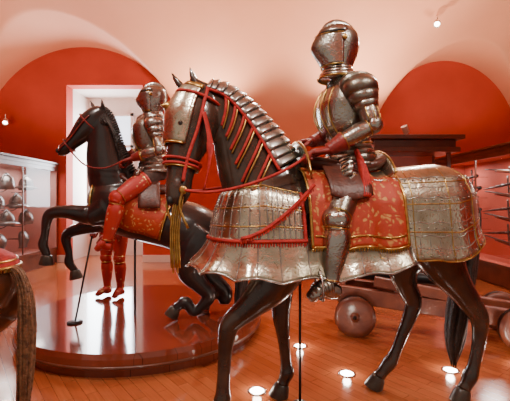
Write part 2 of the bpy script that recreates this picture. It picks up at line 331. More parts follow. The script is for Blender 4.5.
head1=[(M(206,86,.01),.065,.08),(M(199,101,.02),.095,.13),(M(194,119,.04),.108,.155),(M(189,139,.06),.092,.135),(M(183,160,.09),.074,.10),(M(180,177,.11),.064,.08),(M(178,191,.13),.066,.078),(M(176,202,.14),.052,.056),(M(176,208,.145),.02,.025)]
legA={'k':[(M(285,255,.15),.12,.17),(M(272,283,.16),.10,.12),(M(250,306,.17),.068,.075),(M(233,321,.17),.055,.058),(M(228,330,.17),.048,.052),(M(225,0,.17,.45),.034,.04),(M(223,0,.17,.25),.032,.038),(M(222,0,.17,.17),.042,.048),(M(218,0,.17,.11),.034,.038),(M(215,0,.17,.08),.04,.044)],'d':V((-.3,0,-1))}
legB={'k':[(M(272,250,-.13),.12,.17),(M(280,280,-.13),.09,.11),(M(282,0,-.13,.72),.06,.072),(M(281,0,-.13,.56),.05,.056),(M(282,0,-.13,.5),.045,.05),(M(284,0,-.13,.36),.032,.038),(M(286,0,-.13,.22),.032,.037),(M(287,0,-.13,.165),.042,.048),(M(284,0,-.13,.11),.034,.038),(M(282,0,-.13,.08),.04,.044)],'d':V((-.3,0,-1))}
legC={'k':[(M(440,222,.13),.13,.22),(M(438,245,.15),.12,.19),(M(446,267,.15),.09,.13),(M(460,288,.15),.064,.086),(M(474,308,.15),.049,.068),(M(480,321,.15),.044,.058),(M(479,340,.15),.035,.043),(M(474,365,.15),.033,.038),(M(470,0,.15,.165),.043,.048),(M(466,0,.15,.11),.035,.038),(M(463,0,.15,.08),.04,.044)],'d':V((-.3,0,-1))}
legD={'k':[(M(432,222,-.12),.13,.22),(M(415,246,-.12),.12,.18),(M(404,267,-.12),.085,.115),(M(406,285,-.12),.058,.076),(M(413,300,-.12),.046,.062),(M(411,313,-.12),.042,.052),(M(403,333,-.12),.033,.04),(M(395,353,-.12),.032,.037),(M(390,0,-.12,.18),.042,.048),(M(383,0,-.12,.12),.034,.038),(M(378,0,-.12,.08),.04,.044)],'d':V((-.45,0,-1))}
tail1=[(M(464,195),.035),(M(472,210),.05),(M(470,240),.06),(M(465,275),.075),(M(458,310),.08),(M(455,340),.065),(M(454,364),.02)]
ears1=[[(M(199,92,.05),.030,.024),(M(194,80,.06),.034,.024),(M(189,66,.07),.006,.006)],[(M(188,92,-.05),.030,.024),(M(179,84,-.05),.034,.024),(M(171,72,-.05),.006,.006)]]
legs1=[legA,legB,legC,legD]
extra1=[(M(265,235,.12),.14,.2),(M(265,235,-.12),.14,.2),(M(438,215,.14),.15,.22),(M(436,215,-.14),.15,.22)]
H1=build_horse('armored_horse',trunk1,neck1,head1,legs1,tail1,ears1,f1,l1,HIDE,HAIR,extra=extra1)
# ---- barding
def bardpt(us,uc,sg,s,rl,re,z,L=L1):
    a=abs(s); sd=1 if s>0 else -1
    if a<=.5: th=a/.5*pi/2; return L(uc+sg*re*math.cos(th),sd*rl*math.sin(th),z)
    t=(a-.5)/.5; return L(uc+(us-uc)*t,sd*rl,z)
def arcf(s): a=abs(s); return max(0,math.cos(min(a/.5,1)*pi/2))
crT=[(0,0.001,1.60),(.08,.07,1.597),(.18,.16,1.575),(.32,.245,1.50),(.5,.295,1.38),(.7,.312,1.22),(.88,.33,1.07),(1,.36,.985)]
def crup(s,h,o=0):
    r,z=lerpt(crT,h); a=abs(s); t=max(0,(a-.5)/.5)
    z-= .06*t*(1-h); z-= .05*arcf(s)*(1-h); z+= .15*arcf(s)*h + .03*t*h
    z-= .012*abs(math.sin(s*pi*6))*(1 if h>.95 else 0)
    return bardpt(-.02,-.57,-1,s,r+o,(r+o)*(1-.08*h),z)
bm=NB(); surf(bm,lambda i,j:crup(-1+2*i,j),72,24); emit_obj('crupper_plate',bm,BRIGHT,H1,solid=.006)
bm=NB()
for h in (.36,.56,.78,1.0): tube(bm,[crup(-1+2*i/40,h,.003) for i in range(41)],.0045,6,2)
for s in (-1,-.78,-.55,-.36,-.18,0,.18,.36,.55,.78,1): tube(bm,[crup(s,.2+.8*j/12,.003) for j in range(13)],.004,6,2)
emit_obj('crupper_seams',bm,GOLD,H1)
bm=NB()
for k in range(7):      # overlapping scale-like ribs
    h=.30+.1*k
    tube(bm,[crup(-1+2*i/96,h+.016*abs(math.sin(i/96*pi*16+k%2*pi/2)),.002) for i in range(97)],.0035,5,1)
for i in range(1,32): tube(bm,[crup(-1+i/16,.3+.7*j/8,.001) for j in range(9)],.0025,5,1)
emit_obj('crupper_ribs',bm,STEEL,H1)
bm=NB()
for h in (.33,.53,.75,.96):
    for i in range(41): rivet(bm,crup(-1+2*i/40,h,.008))
emit_obj('crupper_rivets',bm,STEEL,H1)
peT=[(0,.235,.20,1.44),(.12,.262,.225,1.41),(.4,.30,.262,1.30),(.7,.322,.28,1.2),(1,.335,.29,1.12)]
def peyt(s,h,o=0):
    rl,re,z=lerpt(peT,h); a=abs(s); t=max(0,(a-.5)/.5); z+= -.05*t*(1-h); z-=.03*arcf(s)*(1-h)
    return bardpt(.42,.66,1,s,rl+o,re+o,z)
bm=NB(); surf(bm,lambda i,j:peyt(-1+2*i,j),60,14); emit_obj('peytral_plate',bm,BRIGHT,H1,solid=.006)
bm=NB()
for h in (0,.35,.68): tube(bm,[peyt(-1+2*i/40,h,.003) for i in range(41)],.005,6,2)
for s in (-1,-.6,-.2,.2,.6,1): tube(bm,[peyt(s,j/8,.003) for j in range(9)],.004,6,2)
emit_obj('peytral_seams',bm,GOLD,H1)
bm=NB()
for i in range(1,30): tube(bm,[peyt(-1+i/15,j/8,.003) for j in range(9)],.0045,6,2)
for h in (.05,.3,.4,.63,.73):
    for i in range(45): rivet(bm,peyt(-1+2*i/44,h,.007),.005)
emit_obj('peytral_ribs_and_rivets',bm,STEEL,H1)
skT=[(0,.33,.285,1.14),(.25,.345,.315,1.07),(.6,.37,.36,.98),(1,.41,.425,.895)]
def skirt(s,h,o=0):
    rl,re,z=lerpt(skT,h); a=abs(s); t=max(0,(a-.5)/.5)
    z+=(.0+.04*arcf(s))*h+.06*h*max(0,t-.6)*2.5
    z+=h*.03*abs(math.sin(s*pi*5.5)); fl=.014*math.sin(s*pi*11)*h
    return bardpt(-.22,.66,1,s,rl+o+fl,re+o+fl,z)
bm=NB(); surf(bm,lambda i,j:skirt(-1+2*i,j),120,12); emit_obj('bard_skirt',bm,BRIGHT,H1,solid=.006)
bm=NB(); tube(bm,[skirt(-1+2*i/120,1,.002) for i in range(121)],.006,6,1)
for i in range(23): s=-1+2*i/22; tube(bm,[skirt(s,j/6,.003) for j in range(7)],.004,6,1)
emit_obj('skirt_seams',bm,STEEL,H1)
def fringe(bm,pts,drop,r=.011):
    tube(bm,pts,r,8,2)
    for a,b in zip(pts[:-1],pts[1:]):
        n=max(1,int((b-a).length/.012))
        for q in range(n):
            p=a.lerp(b,q/n); d=V((random.uniform(-.003,.003),-.004,-drop*random.uniform(.8,1.1)))
            tube(bm,[p,p+d],.0045,5,1)
bm=NB(); fringe(bm,[peyt(-1+2*i/60,1.0,.012) for i in range(61)],.03)
fringe(bm,[peyt(.98,1-j/8,.012) for j in range(9)],.03)
fringe(bm,[L1(.80-.42*q/10,.345,1.14+.30*(q/10)**1.6) for q in range(11)],.028)
emit_obj('peytral_red_fringe',bm,RED,H1,smooth=False)
# crinet
nf=frames(neck1,8,-f1+UPV*.35); NL=len(nf)-1
bm=NB(); nl=14
for k in range(nl):
    x0=9+(NL-9)*k/nl; x1=x0+(NL-9)/nl*1.25
    shell(bm,nf,min(x1,NL-.01),x0,20,160,.010,4,20,fn=lambda u,v:.004+.016*math.sin(u*pi*.6)+.012*u*max(0,1-abs(v-.5)*6))
emit_obj('crinet_lames',bm,STEEL,H1,solid=.004)
def nline(bm,x0,t0,x1,t1,r=.009,n=9,off=.014,bulge=0,flat=None):
    pts=[]
    for k in range(n):
        q=k/(n-1); x=min(max(x0+(x1-x0)*q,0),NL-.01); i=int(x); fq=x-i; A,B=nf[i],nf[min(i+1,NL)]
        c=A[0].lerp(B[0],fq); a=A[1]+(B[1]-A[1])*fq; b=A[2]+(B[2]-A[2])*fq
        t=math.radians(t0+(t1-t0)*q+bulge*math.sin(pi*q)); pts.append(c+A[3]*(a+off)*math.cos(t)+A[4]*(b+off)*math.sin(t))
    tube(bm,pts,r,6,2,flat=flat)
bm=NB()
for tt in (19,161): nline(bm,8,tt,NL-.2,tt,.011,20,.018)
emit_obj('crinet_red_edge',bm,RED,H1)
bmr=NB(); bmg=NB()
lside=1 if nf[10][3].dot(l1)>0 else -1
A=(lambda t:t) if lside>0 else (lambda t:180-t)
for k in range(6):
    x0=13+k*3.9
    for sd in (0,1):
        g=(lambda t:A(t)) if sd==0 else (lambda t:180-A(t))
        nline(bmr,x0,g(20),x0-7,g(-32),.009); nline(bmg,x0-1.0,g(20),x0-8.0,g(-32),.006)
emit_obj('neck_straps_red',bmr,RED,H1); emit_obj('neck_straps_gilt',bmg,GOLD,H1)
# shaffron and bridle
hu=f1+UPV*.15
hf=frames(head1,8,hu); HL=len(hf)-1
bm=NB(); shell(bm,hf,3,28,4,176,.010,16,18,fn=lambda u,v:.012*max(0,1-abs(v-.5)*5)); emit_obj('shaffron',bm,BRIGHT,H1,solid=.004)
bm=NB(); shell(bm,hf,3,5,0,180,.015,3,14); c,a,b,S,N=hf[14]; lathe(bm,c+N*(b+.012),[(.035,0),(.03,.012),(.008,.035),(.002,.05)],N,14)
pts=[]
for tt in range(4,177,8): c,a,b,S,N=hf[28]; t=math.radians(tt); pts.append(c+S*(a+.014)*math.cos(t)+N*(b+.014)*math.sin(t))
tube(bm,pts,.006,6,2)
emit_obj('shaffron_boss',bm,GOLD,H1,solid=.003)
def ring(bm,fr,x,off,r,t0=0,t1=360,n=24,tilt=0):
    pts=[]
    for k in range(n+1):
        t=math.radians(t0+(t1-t0)*k/n); i=min(max(int(x+tilt*math.sin(t)),0),len(fr)-1); c,a,b,S,N=fr[i]; pts.append(c+S*(a+off)*math.cos(t)+N*(b+off)*math.sin(t))
    tube(bm,pts,r,6,2)
bm=NB()
for x in (8,33,35): ring(bm,hf,x,.016,.009)
for sd in (-14,194):
    pts=[]
    for x in range(4,46,4):
        c,a,b,S,N=hf[x]; t=math.radians(sd); pts.append(c+S*(a+.014)*math.cos(t)+N*(b+.014)*math.sin(t))
    tube(bm,pts,.011,6,2)
emit_obj('bridle_red',bm,RED,H1)
bm=NB()
ring(bm,hf,36.5,.014,.006)
mz=M(183,190,.2)
tube(bm,[mz,mz+V((-.02,0,-.1)),mz+V((.03,0,-.22))],.008); ball(bm,mz,.025,(1,.4,1))
mz2=M(170,190,.05); tube(bm,[mz2,mz2+V((-.02,0,-.1)),mz2+V((.02,0,-.22))],.008)
for q in range(5):
    a0=mz+V((-.05+.012*q,.02,-.03)); tube(bm,[a0,a0+V((-.025,0,-.2)),a0+V((-.02,0,-.42-.03*(q%2)))],.006,6,3)
emit_obj('bit_and_gilt_cords',bm,GOLD,H1)
HANDL=M(309,155,.2); HANDR=M(300,143,-.08)
bm=NB()
tube(bm,[mz,M(212,192,.24),M(250,184,.27),M(285,170,.26),HANDL],.009,8,6)
tube(bm,[M(204,112,.16),M(210,140,.19),M(209,165,.2),M(204,190,.2)],.022,8,5,flat=.007)
tube(bm,[mz2,M(205,190,-.2),M(250,180,-.22),M(280,160,-.15),HANDR],.009,8,6)
emit_obj('reins',bm,RED,H1)
# saddle + cloth
clT=[(0,.001,1.565),(.18,.14,1.545),(.35,.25,1.47),(.5,.312,1.36),(.75,.342,1.21),(1,.365,1.075)]
def cloth(u,s,o=0):
    h=abs(s); r,z=lerpt(clT,h); sd=1 if s>0 else -1
    return L1(u,sd*(r+o+.010*h*math.sin(u*34)),z+.01*h*math.sin(u*21))
bm=NB(); surf(bm,lambda i,j:cloth(.40-.60*i,-1+2*j),40,50); emit_obj('brocade_saddle_cloth',bm,BROC,H1,solid=.012)
bm=NB()
for sg in (1,-1):
    fringe(bm,[cloth(.40-.6*i/20,sg,.008) for i in range(21)],.022,.008)
    tube(bm,[cloth(.38-.56*i/20,sg*.88,.008) for i in range(21)],.006,8,2)
    for uu in (.40,-.20): tube(bm,[cloth(uu,sg*j/10,.008) for j in range(1,11)],.009,8,2)
emit_obj('cloth_gold_braid',bm,GOLD,H1)
bm=NB()
sweep(bm,[(L1(.36,0,1.60),.14,.04),(L1(.25,0,1.58),.19,.05),(L1(.08,0,1.555),.20,.05),(L1(-.08,0,1.58),.20,.055),(L1(-.18,0,1.62),.16,.04)],UPV,20)
for sg in (1,-1): surf(bm,lambda i,j,sg=sg:L1(.28-.26*i,sg*(.2+.145*math.sin(j*pi/2)),1.56-.18*j-.03*math.sin(i*pi)*j),8,10)
emit_obj('saddle_seat',bm,SADL,H1,solid=.01)
def plate(u,tilt,r0,r1,half,zc,rz=1):
    return lambda i,j:(lambda t,r:L1(u+tilt*(r-r0),r*math.sin(t),zc+r*rz*math.cos(t)))(math.radians(-half+2*half*i),r0+(r1-r0)*j)
bm=NB(); surf(bm,plate(.34,.35,.2,.35,68,1.38),24,6); surf(bm,plate(-.12,-.55,.2,.30,62,1.38),24,6); emit_obj('saddle_steels',bm,BRIGHT,H1,solid=.012)
bm=NB()
for P in (plate(.34,.35,.2,.35,68,1.38),plate(-.12,-.55,.2,.30,62,1.38)): tube(bm,[P(i/20,1) for i in range(21)],.008,8,2)
emit_obj('saddle_gilt_rims',bm,GOLD,H1)
bm=NB(); p=M(300,0,0,0); tube(bm,[V((p.x,p.y,0)),V((p.x,p.y,1.0))],.009,10,1); lathe(bm,V((p.x,p.y,0)),[(.06,0),(.06,.01),(.02,.015)]); emit_obj('support_rod',bm,IRON,H1)
# ------------------------------------------------------------------ knight
def lames(bm,keys,n,up,flare=.008,nn=18,mi=0):
    fr=frames(keys,8,up); L=len(fr)-1
    for k in range(n):
        i0=L*k/n; i1=min(L,L*(k+1.25)/n)
        K=[]
        for x,o in ((i0,0),((i0+i1)/2,flare*.7),(i1,flare)):
            i=min(int(x),L); c,a,b,S,N=fr[i]; K.append((c,a+o,b+o))
        sweep(bm,K,up,nn,1,mi)
def hand(bm,w,d,pn,side,s=1):
    d=d.normalized();pn=pn.normalized();side=side.normalized()
    sweep(bm,[(w-d*.02*s,.030*s,.024*s),(w+d*.03*s,.040*s,.019*s),(w+d*.085*s,.042*s,.015*s)],pn,14,3)
    for off,Lg in zip((.032,.011,-.011,-.031),(.078,.088,.082,.064)):
        b=w+d*.078*s+side*off*s; p1=b+(d*.95+pn*.25)*Lg*.42*s; p2=p1+(d*.15+pn*.98)*Lg*.36*s; p3=p2+(-d*.85+pn*.3)*Lg*.32*s
        sweep(bm,[(b,.0115*s,.0115*s),(p1,.011*s,.011*s),(p2,.010*s,.010*s),(p3,.007*s,.007*s)],side,8,3)
    b=w+d*.02*s+side*.03*s; p1=b+(side*.03+d*.025+pn*.012)*s; p2=p1+(d*.03+pn*.022-side*.008)*s; p3=p2+(d*.012+pn*.02-side*.02)*s
    sweep(bm,[(b,.014*s,.014*s),(p1,.013*s,.013*s),(p2,.011*s,.011*s),(p3,.008*s,.008*s)],d,8,3)
def helm(e,C,f,l,s=1,m=ARMOR,trim=GOLD):
    P=lambda u,v,w:C+f*u*s+l*v*s+UPV*w*s
    bm=NB()
    sweep(bm,[(P(0,0,-.17),.080*s,.088*s),(P(0,0,-.12),.082*s,.098*s),(P(-.005,0,-.05),.098*s,.122*s),(P(-.01,0,.03),.104*s,.13*s),(P(-.01,0,.085),.090*s,.115*s),(P(-.01,0,.122),.055*s,.072*s),(P(-.01,0,.138),.012*s,.018*s)],f,26,5)
    def vis(i,j):
        th=math.radians(-88+176*i); w=-.135+.185*j; bk=.060*math.exp(-((w+.03)/.075)**2)
        return P(math.cos(th)*(.128-.03*(1-j)+bk*max(0,math.cos(th))**2.2)-.005,math.sin(th)*(.113-.012*(1-j)),w)
    surf(bm,vis,30,14)
    def brow(i,j):
        th=math.radians(-95+190*i); w=.062+.035*j
        return P(math.cos(th)*(.142-.02*j)-.01,math.sin(th)*(.116-.014*j),w)
    surf(bm,brow,24,3)
    for k,(r,w) in enumerate(((.094,-.15),(.104,-.172),(.118,-.195))):
        sweep(bm,[(P(-.005,0,w+.018),(r-.012)*s,(r-.004)*s),(P(-.005,0,w-.012),r*s,(r+.008)*s)],f,24,1)
    emit_obj('helmet',bm,m,e,solid=.003)
    bm=NB(); sweep(bm,[(P(.11,0,.075),.006*s,.012*s),(P(.06,0,.128),.007*s,.022*s),(P(-.01,0,.148),.008*s,.028*s),(P(-.09,0,.118),.007*s,.024*s),(P(-.138,0,.04),.006*s,.014*s),(P(-.13,0,-.05),.004*s,.006*s)],UPV*.6-f*.2,10,5); emit_obj('helmet_comb',bm,m,e)
    bm=NB(); tube(bm,[P(math.cos(math.radians(t))*.132-.005,math.sin(math.radians(t))*.114,.056) for t in range(-70,71,10)],.008*s,6,2,flat=.008*s)
    for sg in (1,-1):
        for a in range(4):
            for b in range(3):
                th=math.radians(sg*(18+a*8)); w=-.03-.02*b; bk=.060*math.exp(-((w+.03)/.075)**2); j=(w+.135)/.185
                rivet(bm,P(math.cos(th)*(.128-.03*(1-j)+bk*math.cos(th)**2.2)-.005,math.sin(th)*(.113-.012*(1-j)),w),.0035*s)
    emit_obj('visor_sights',bm,DARK,e)
    bm=NB(); tube(bm,[vis(i/20,1) for i in range(21)],.004*s,6,2); tube(bm,[vis(i/20,0) for i in range(21)],.004*s,6,2); tube(bm,[P(math.cos(t/20*2*pi)*.126-.005,math.sin(t/20*2*pi)*.118,-.207) for t in range(21)],.006*s,6,2)
    for sg in (1,-1): ball(bm,P(-.005,sg*.116,.02),.018*s,(1,.5,1))
    emit_obj('helmet_trim',bm,trim,e)
def knight(name,J,f,l,s,mA,mLeg,mGlove,trim=GOLD,suit=SUIT,boots=None):
    e=top(name,V((J['pelvis'].x,J['pelvis'].y,0)) if 'base' not in J else J['base'])
    pel,wai,che,nec,hd=J['pelvis'],J['waist'],J['chest'],J['neck'],J['head']
    bm=NB()
    sweep(bm,[(pel-UPV*.08*s,.12*s,.10*s),(pel,.155*s,.12*s),(wai,.125*s,.10*s),(che,.16*s,.12*s),(che.lerp(nec,.6),.14*s,.10*s),(nec,.06*s,.065*s),(hd-UPV*.03,.07*s,.085*s),(hd+UPV*.06*s,.075*s,.09*s),(hd+UPV*.11*s,.03*s,.04*s)],f,20)
    for a in J['arms']: sweep(bm,[(a[0].lerp(che,.35),.06*s),(a[0],.058*s),(a[0].lerp(a[1],.5),.048*s),(a[1],.042*s),(a[1].lerp(a[2],.4),.042*s),(a[2],.028*s)],f,14)
    for g in J['legs']: sweep(bm,[(g[0].lerp(pel,.3),.09*s),(g[0].lerp(g[1],.15),.088*s),(g[0].lerp(g[1],.6),.07*s),(g[1],.056*s),(g[1].lerp(g[2],.35),.055*s),(g[2],.036*s),(g[2].lerp(g[3],.45)-UPV*.01*s,.038*s,.03*s),(g[3],.03*s,.022*s)],f,14)
    emit_obj('body',bm,suit,e,remesh=.014*s,smoothit=3)
    ax=(nec-wai).normalized()
    bm=NB()
    sweep(bm,[(wai-ax*.02*s,.142*s,.126*s),(wai+ax*.03*s,.140*s,.125*s),(wai.lerp(che,.5)+f*.022*s,.168*s,.165*s),(che+f*.018*s,.19*s,.178*s),(che.lerp(nec,.45)+f*.008*s,.18*s,.15*s),(che.lerp(nec,.75),.14*s,.115*s),(nec-ax*.0*s,.088*s,.09*s)],f,30)
    emit_obj('cuirass',bm,mA,e)
    bm=NB(); lames(bm,[(wai-ax*.01*s,.142*s,.126*s),(wai.lerp(pel,.5),.168*s,.15*s),(pel-ax*.01*s,.195*s,.178*s)],4,f,.006*s,28)
    for sg,g in zip((1,-1),J['legs']):
        a=pel+l*sg*.11*s+f*.11*s; b=g[0].lerp(g[1],.45)+UPV*.06*s+f*.03*s+l*sg*.02
        lames(bm,[(a,.075*s,.03*s),(a.lerp(b,.5)+UPV*.01,.095*s,.028*s),(b,.085*s,.024*s)],4,f+UPV,.004*s,18)
    emit_obj('fauld_and_tassets',bm,mA,e)
    bm=NB(); bt=NB()
    for sg,a in zip((1,-1),J['arms']):
        sh,el,wr,hdv=a; d=(el-sh).normalized(); d2=(wr-el).normalized()
        inn=sh-l*sg*.06*s+UPV*.035*s
        lames(bm,[(inn,.078*s,.108*s),(sh+UPV*.004*s,.084*s,.110*s),(sh.lerp(el,.32),.074*s,.084*s),(sh.lerp(el,.58),.060*s,.062*s)],4,f,.004*s,22)
        sweep(bm,[(sh.lerp(el,.45),.055*s),(sh.lerp(el,.75),.057*s),(sh.lerp(el,.95),.05*s)],f,16,3)
        ball(bm,el,.053*s,(1,1,1)); lathe(bm,el+l*sg*.034*s,[(.018*s,.020*s),(.036*s,.013*s),(.046*s,0),(.036*s,-.012*s)],l*sg,18)
        sweep(bm,[(el.lerp(wr,.1),.049*s),(el.lerp(wr,.35),.056*s),(el.lerp(wr,.75),.044*s),(el.lerp(wr,.9),.04*s)],f,16,4)
        sweep(bt,[(el.lerp(wr,.64),.058*s),(el.lerp(wr,.67),.057*s),(el.lerp(wr,.9),.04*s),(wr,.038*s)],f,18,3,mi=1)
        for pa,r in ((el.lerp(wr,.65),.060*s),(el.lerp(wr,.12),.052*s),(sh.lerp(el,.93),.052*s)):
            sweep(bt,[(pa-d2*.003*s,r),(pa+d2*.003*s,r)],f,18,1)
        for q in (-.5,.0,.5):  # gilded bands down the upper arm
            tube(bt,[sh.lerp(el,t)+l*sg*(.058*s)*math.cos(q*1.4)+f*.058*s*math.sin(q*1.4) for t in (.5,.7,.9)],.003*s,6,2)
    emit_obj('arm_harness',bm,mA,e); emit_obj('arm_trim_and_cuffs',bt,[trim,mGlove],e)
    bm=NB()
    for sg,a in zip((1,-1),J['arms']):
        sh,el,wr,hv=a; hand(bm,wr,hv,V((0,0,-1))-l*sg*.15,-l*sg,s*1.12)
    emit_obj('gauntlet_hands',bm,mGlove,e)
    bm=NB(); bt=NB()
    for sg,g in zip((1,-1),J['legs']):
        hp,kn,an,to=g
        sweep(bm,[(hp.lerp(kn,.22),.10*s),(hp.lerp(kn,.5),.096*s),(hp.lerp(kn,.8),.08*s),(hp.lerp(kn,.95),.072*s)],f,20,4)
        ball(bm,kn+f*.012*s,.074*s,(1,.95,1.05)); lathe(bm,kn+l*sg*.045*s,[(.02*s,.024*s),(.045*s,.016*s),(.06*s,0),(.045*s,-.01*s)],l*sg,18)
        for q,r in ((.08,.072),(.16,.068)): sweep(bm,[(kn.lerp(an,q-.05),r*.93*s),(kn.lerp(an,q+.03),r*s)],f,18,1)
        sweep(bm,[(kn.lerp(an,.12),.062*s),(kn.lerp(an,.3)-f*.008*s,.074*s,.078*s),(kn.lerp(an,.6)-f*.004*s,.060*s,.066*s),(kn.lerp(an,.88),.046*s,.05*s),(an,.048*s,.054*s)],f,20,5)
        ft=(to-an); heel=an-f*.045*s-UPV*.055*s
        k=[(heel,.036*s,.034*s),(an-UPV*.045*s,.042*s,.045*s),(an.lerp(to,.45)+UPV*.0,.048*s,.038*s),(an.lerp(to,.8),.046*s,.03*s),(to,.03*s,.018*s)]
        sweep(bm,k,UPV,16,4)
        lames(bm,[(an-UPV*.02*s,.048*s,.05*s),(an.lerp(to,.45)+UPV*.004*s,.05*s,.04*s),(to-ft*.04,.035*s,.024*s)],7,UPV,.003*s,16)
        for pa,r in ((hp.lerp(kn,.94),.076*s),(kn.lerp(an,.14),.072*s),(kn.lerp(an,.97),.051*s),(hp.lerp(kn,.3),.101*s)):
            dd=(an-kn).normalized() if r<.0735*s else (kn-hp).normalized(); sweep(bt,[(pa-dd*.003*s,r),(pa+dd*.003*s,r)],f,20,1)
    emit_obj('leg_harness',bm,mLeg,e); emit_obj('leg_trim',bt,trim,e)
    bm=NB()
    for off in (0,.06,-.06,.11,-.11):
        pts=[]
        for q in range(9):
            t=q/8; c=wai.lerp(nec,t*.8); b=.126+.05*math.sin(t*pi*.95)+(.028*math.sin(t*pi)); 
            pts.append(c+f*(b*math.sqrt(max(0,1-(off/.175)**2))+.002)*s+l*off*s)
        tube(bm,pts,.004*s,6,2)
    for w_ in (wai-ax*.02*s,): sweep(bm,[(w_-ax*.005*s,.149*s,.132*s),(w_+ax*.005*s,.149*s,.132*s)],f,28,1)
    emit_obj('cuirass_gilt_bands',bm,trim,e)
    helm(e,hd,f,l,s,mA,trim)
    return e
J1=dict(pelvis=M(350,166),waist=M(350,143),chest=M(347,107),neck=M(341,80),head=M(337,47),
 arms=[(M(360,88,.2),M(373,125,.27),M(328,150,.22),(f1*.95-UPV*.15+l1*-.1)),(M(345,88,-.2),M(343,130,-.27),M(312,142,-.1),(f1*.95-UPV*.1+l1*.1))],
 legs=[(M(350,170,.11),M(337,220,.34),M(331,282,.375),M(309,299,.38)),(M(350,170,-.11),M(338,215,-.34),M(331,275,-.37),M(312,290,-.38))])
K1=knight('mounted_knight',J1,f1,l1,1.06,ARMOR,ARMOR,REDL)
bm=NB()
for q in range(4): sweep(bm,[(M(356,150,.19+.01*q),.02,.012),(M(361+q,168,.25),.028,.014),(M(363+q*2,184,.30),.024,.012),(M(364+q*2,197,.345),.012,.008)],f1,10,4)
emit_obj('red_sash',bm,RED,K1)
bm=NB(); 
for sg,g in ((1,J1['legs'][0]),(-1,J1['legs'][1])):
    an=g[2]; to=g[3]; c=an.lerp(to,.55)-UPV*.035
    tube(bm,[c+l1*.07,c+l1*.065+UPV*.08,c+UPV*.16,c-l1*.065+UPV*.08,c-l1*.07,c+l1*.07],.007,6,3)
emit_obj('stirrups',bm,STEEL,K1)
# ------------------------------------------------------------------ rearing horse on platform
f2=V((-1,0,0)); l2=V((0,-1,0)); D2=3.85
def N2(px,py,v=0): return W(px,py,D2-v)
def N2z(px,v,z): p=N2(px,0,v); p.z=z; return p
trunk2=[(N2(225,242),.06,.07),(N2(215,238),.18,.2),(N2(195,230),.25,.26),(N2(170,222),.26,.26),(N2(142,213),.27,.28),(N2(118,205),.24,.28),(N2(100,202),.18,.22),(N2(90,202),.08,.1)]
neck2=[(N2(122,202),.19,.27),(N2(112,178),.15,.24),(N2(106,155),.115,.20),(N2(104,135),.09,.15),(N2(101,120),.075,.115),(N2(96,113),.06,.07)]
head2=[(N2(104,111),.06,.075),(N2(97,117),.085,.115),(N2(88,126),.09,.125),(N2(79,136),.075,.095),(N2(71,144),.06,.07),(N2(65,149),.058,.064),(N2(61,153),.04,.044),(N2(59,155),.02,.02)]
legs2=[
 {'k':[(N2(108,208,.12),.11,.15),(N2(92,215,.13),.085,.1),(N2(70,212,.14),.06,.065),(N2(52,213,.14),.048,.052),(N2(47,220,.14),.04,.045),(N2(45,234,.14),.03,.035),(N2(43,245,.14),.04,.044),(N2(46,252,.14),.032,.036),(N2(47,256,.14),.036,.04)],'d':V((-.1,0,-1))},
 {'k':[(N2(108,208,-.12),.11,.15),(N2(98,222,-.13),.085,.1),(N2(82,228,-.14),.06,.065),(N2(69,233,-.14),.048,.052),(N2(66,240,-.14),.04,.045),(N2(69,253,-.14),.03,.035),(N2(69,262,-.14),.04,.044),(N2(73,268,-.14),.032,.036),(N2(75,271,-.14),.036,.04)],'d':V((.2,0,-1))},
 {'k':[(N2(208,232,.13),.13,.2),(N2(196,250,.15),.12,.17),(N2(190,270,.16),.085,.12),(N2(200,284,.16),.06,.08),(N2(209,294,.16),.048,.065),(N2(205,303,.16),.043,.052),(N2(194,312,.16),.036,.042),(N2z(186,.16,.365),.045,.05),(N2z(179,.16,.325),.038,.041),(N2z(175,.16,.302),.04,.044)],'d':V((-.5,0,-1))},
 {'k':[(N2(212,232,-.13),.13,.2),(N2(206,250,-.15),.12,.17),(N2(204,270,-.16),.085,.12),(N2(216,282,-.16),.06,.08),(N2(226,292,-.16),.048,.065),(N2(224,301,-.16),.043,.052),(N2z(220,-.16,.46),.036,.042),(N2z(216,-.16,.375),.045,.05),(N2z(210,-.16,.325),.038,.041),(N2z(206,-.16,.300),.04,.044)],'d':V((-.4,0,-1))}]
tail2=[(N2(224,236),.04),(N2(236,248),.06),(N2(242,270),.07),(N2(240,295),.06),(N2(236,312),.02)]
ears2=[[(N2(103,110,.04),.025,.02),(N2(103,105,.05),.028,.02),(N2(101,98,.05),.005,.005)],[(N2(96,112,-.04),.025,.02),(N2(93,106,-.05),.028,.02),(N2(90,100,-.05),.005,.005)]]
H2=build_horse('rearing_horse',trunk2,neck2,head2,legs2,tail2,ears2,f2,l2,HIDE2,HAIR)
nf2=frames(neck2,8,-f2+UPV*.35); N2L=len(nf2)-1
bm=NB()
for k in range(34):
    x=6+(N2L-7)*k/33; c,a,b,S,N=nf2[int(x)]; p=c+N*b*.95; sd=S if S.dot(l2)>0 else -S
    tube(bm,[p,p+N*.03+sd*.02,p+sd*(a*.7)-N*.02+V((.01,0,-.03)),p+sd*(a+.02)+V((.03,0,-.13-.04*random.random()))],.012,6,3)
emit_obj('mane',bm,HAIR,H2)
hf2=frames(head2,8,f2+UPV*.15)
bm=NB(); ring(bm,hf2,34,.01,.008); ring(bm,hf2,14,.01,.008)
for t in (10,170):
    pts=[]
    for x in range(10,46,5): c,a,b,S,N=hf2[x]; tt=math.radians(t); pts.append(c+S*(a+.01)*math.cos(tt)+N*(b+.01)*math.sin(tt))
    tube(bm,pts,.007,6,2)
tube(bm,[N2(70,150,.08),N2(85,165,.16),N2(105,168,.2),N2(124,160,.2)],.008,6,4)
emit_obj('bridle',bm,REDL,H2)
tf2=frames(trunk2,8,UPV)
bm=NB(); shell(bm,tf2,24,38,-35,215,.02,14,30,fn=lambda u,v:.006*math.sin(u*14)); emit_obj('saddle_cloth',bm,BROC,H2,solid=.01)
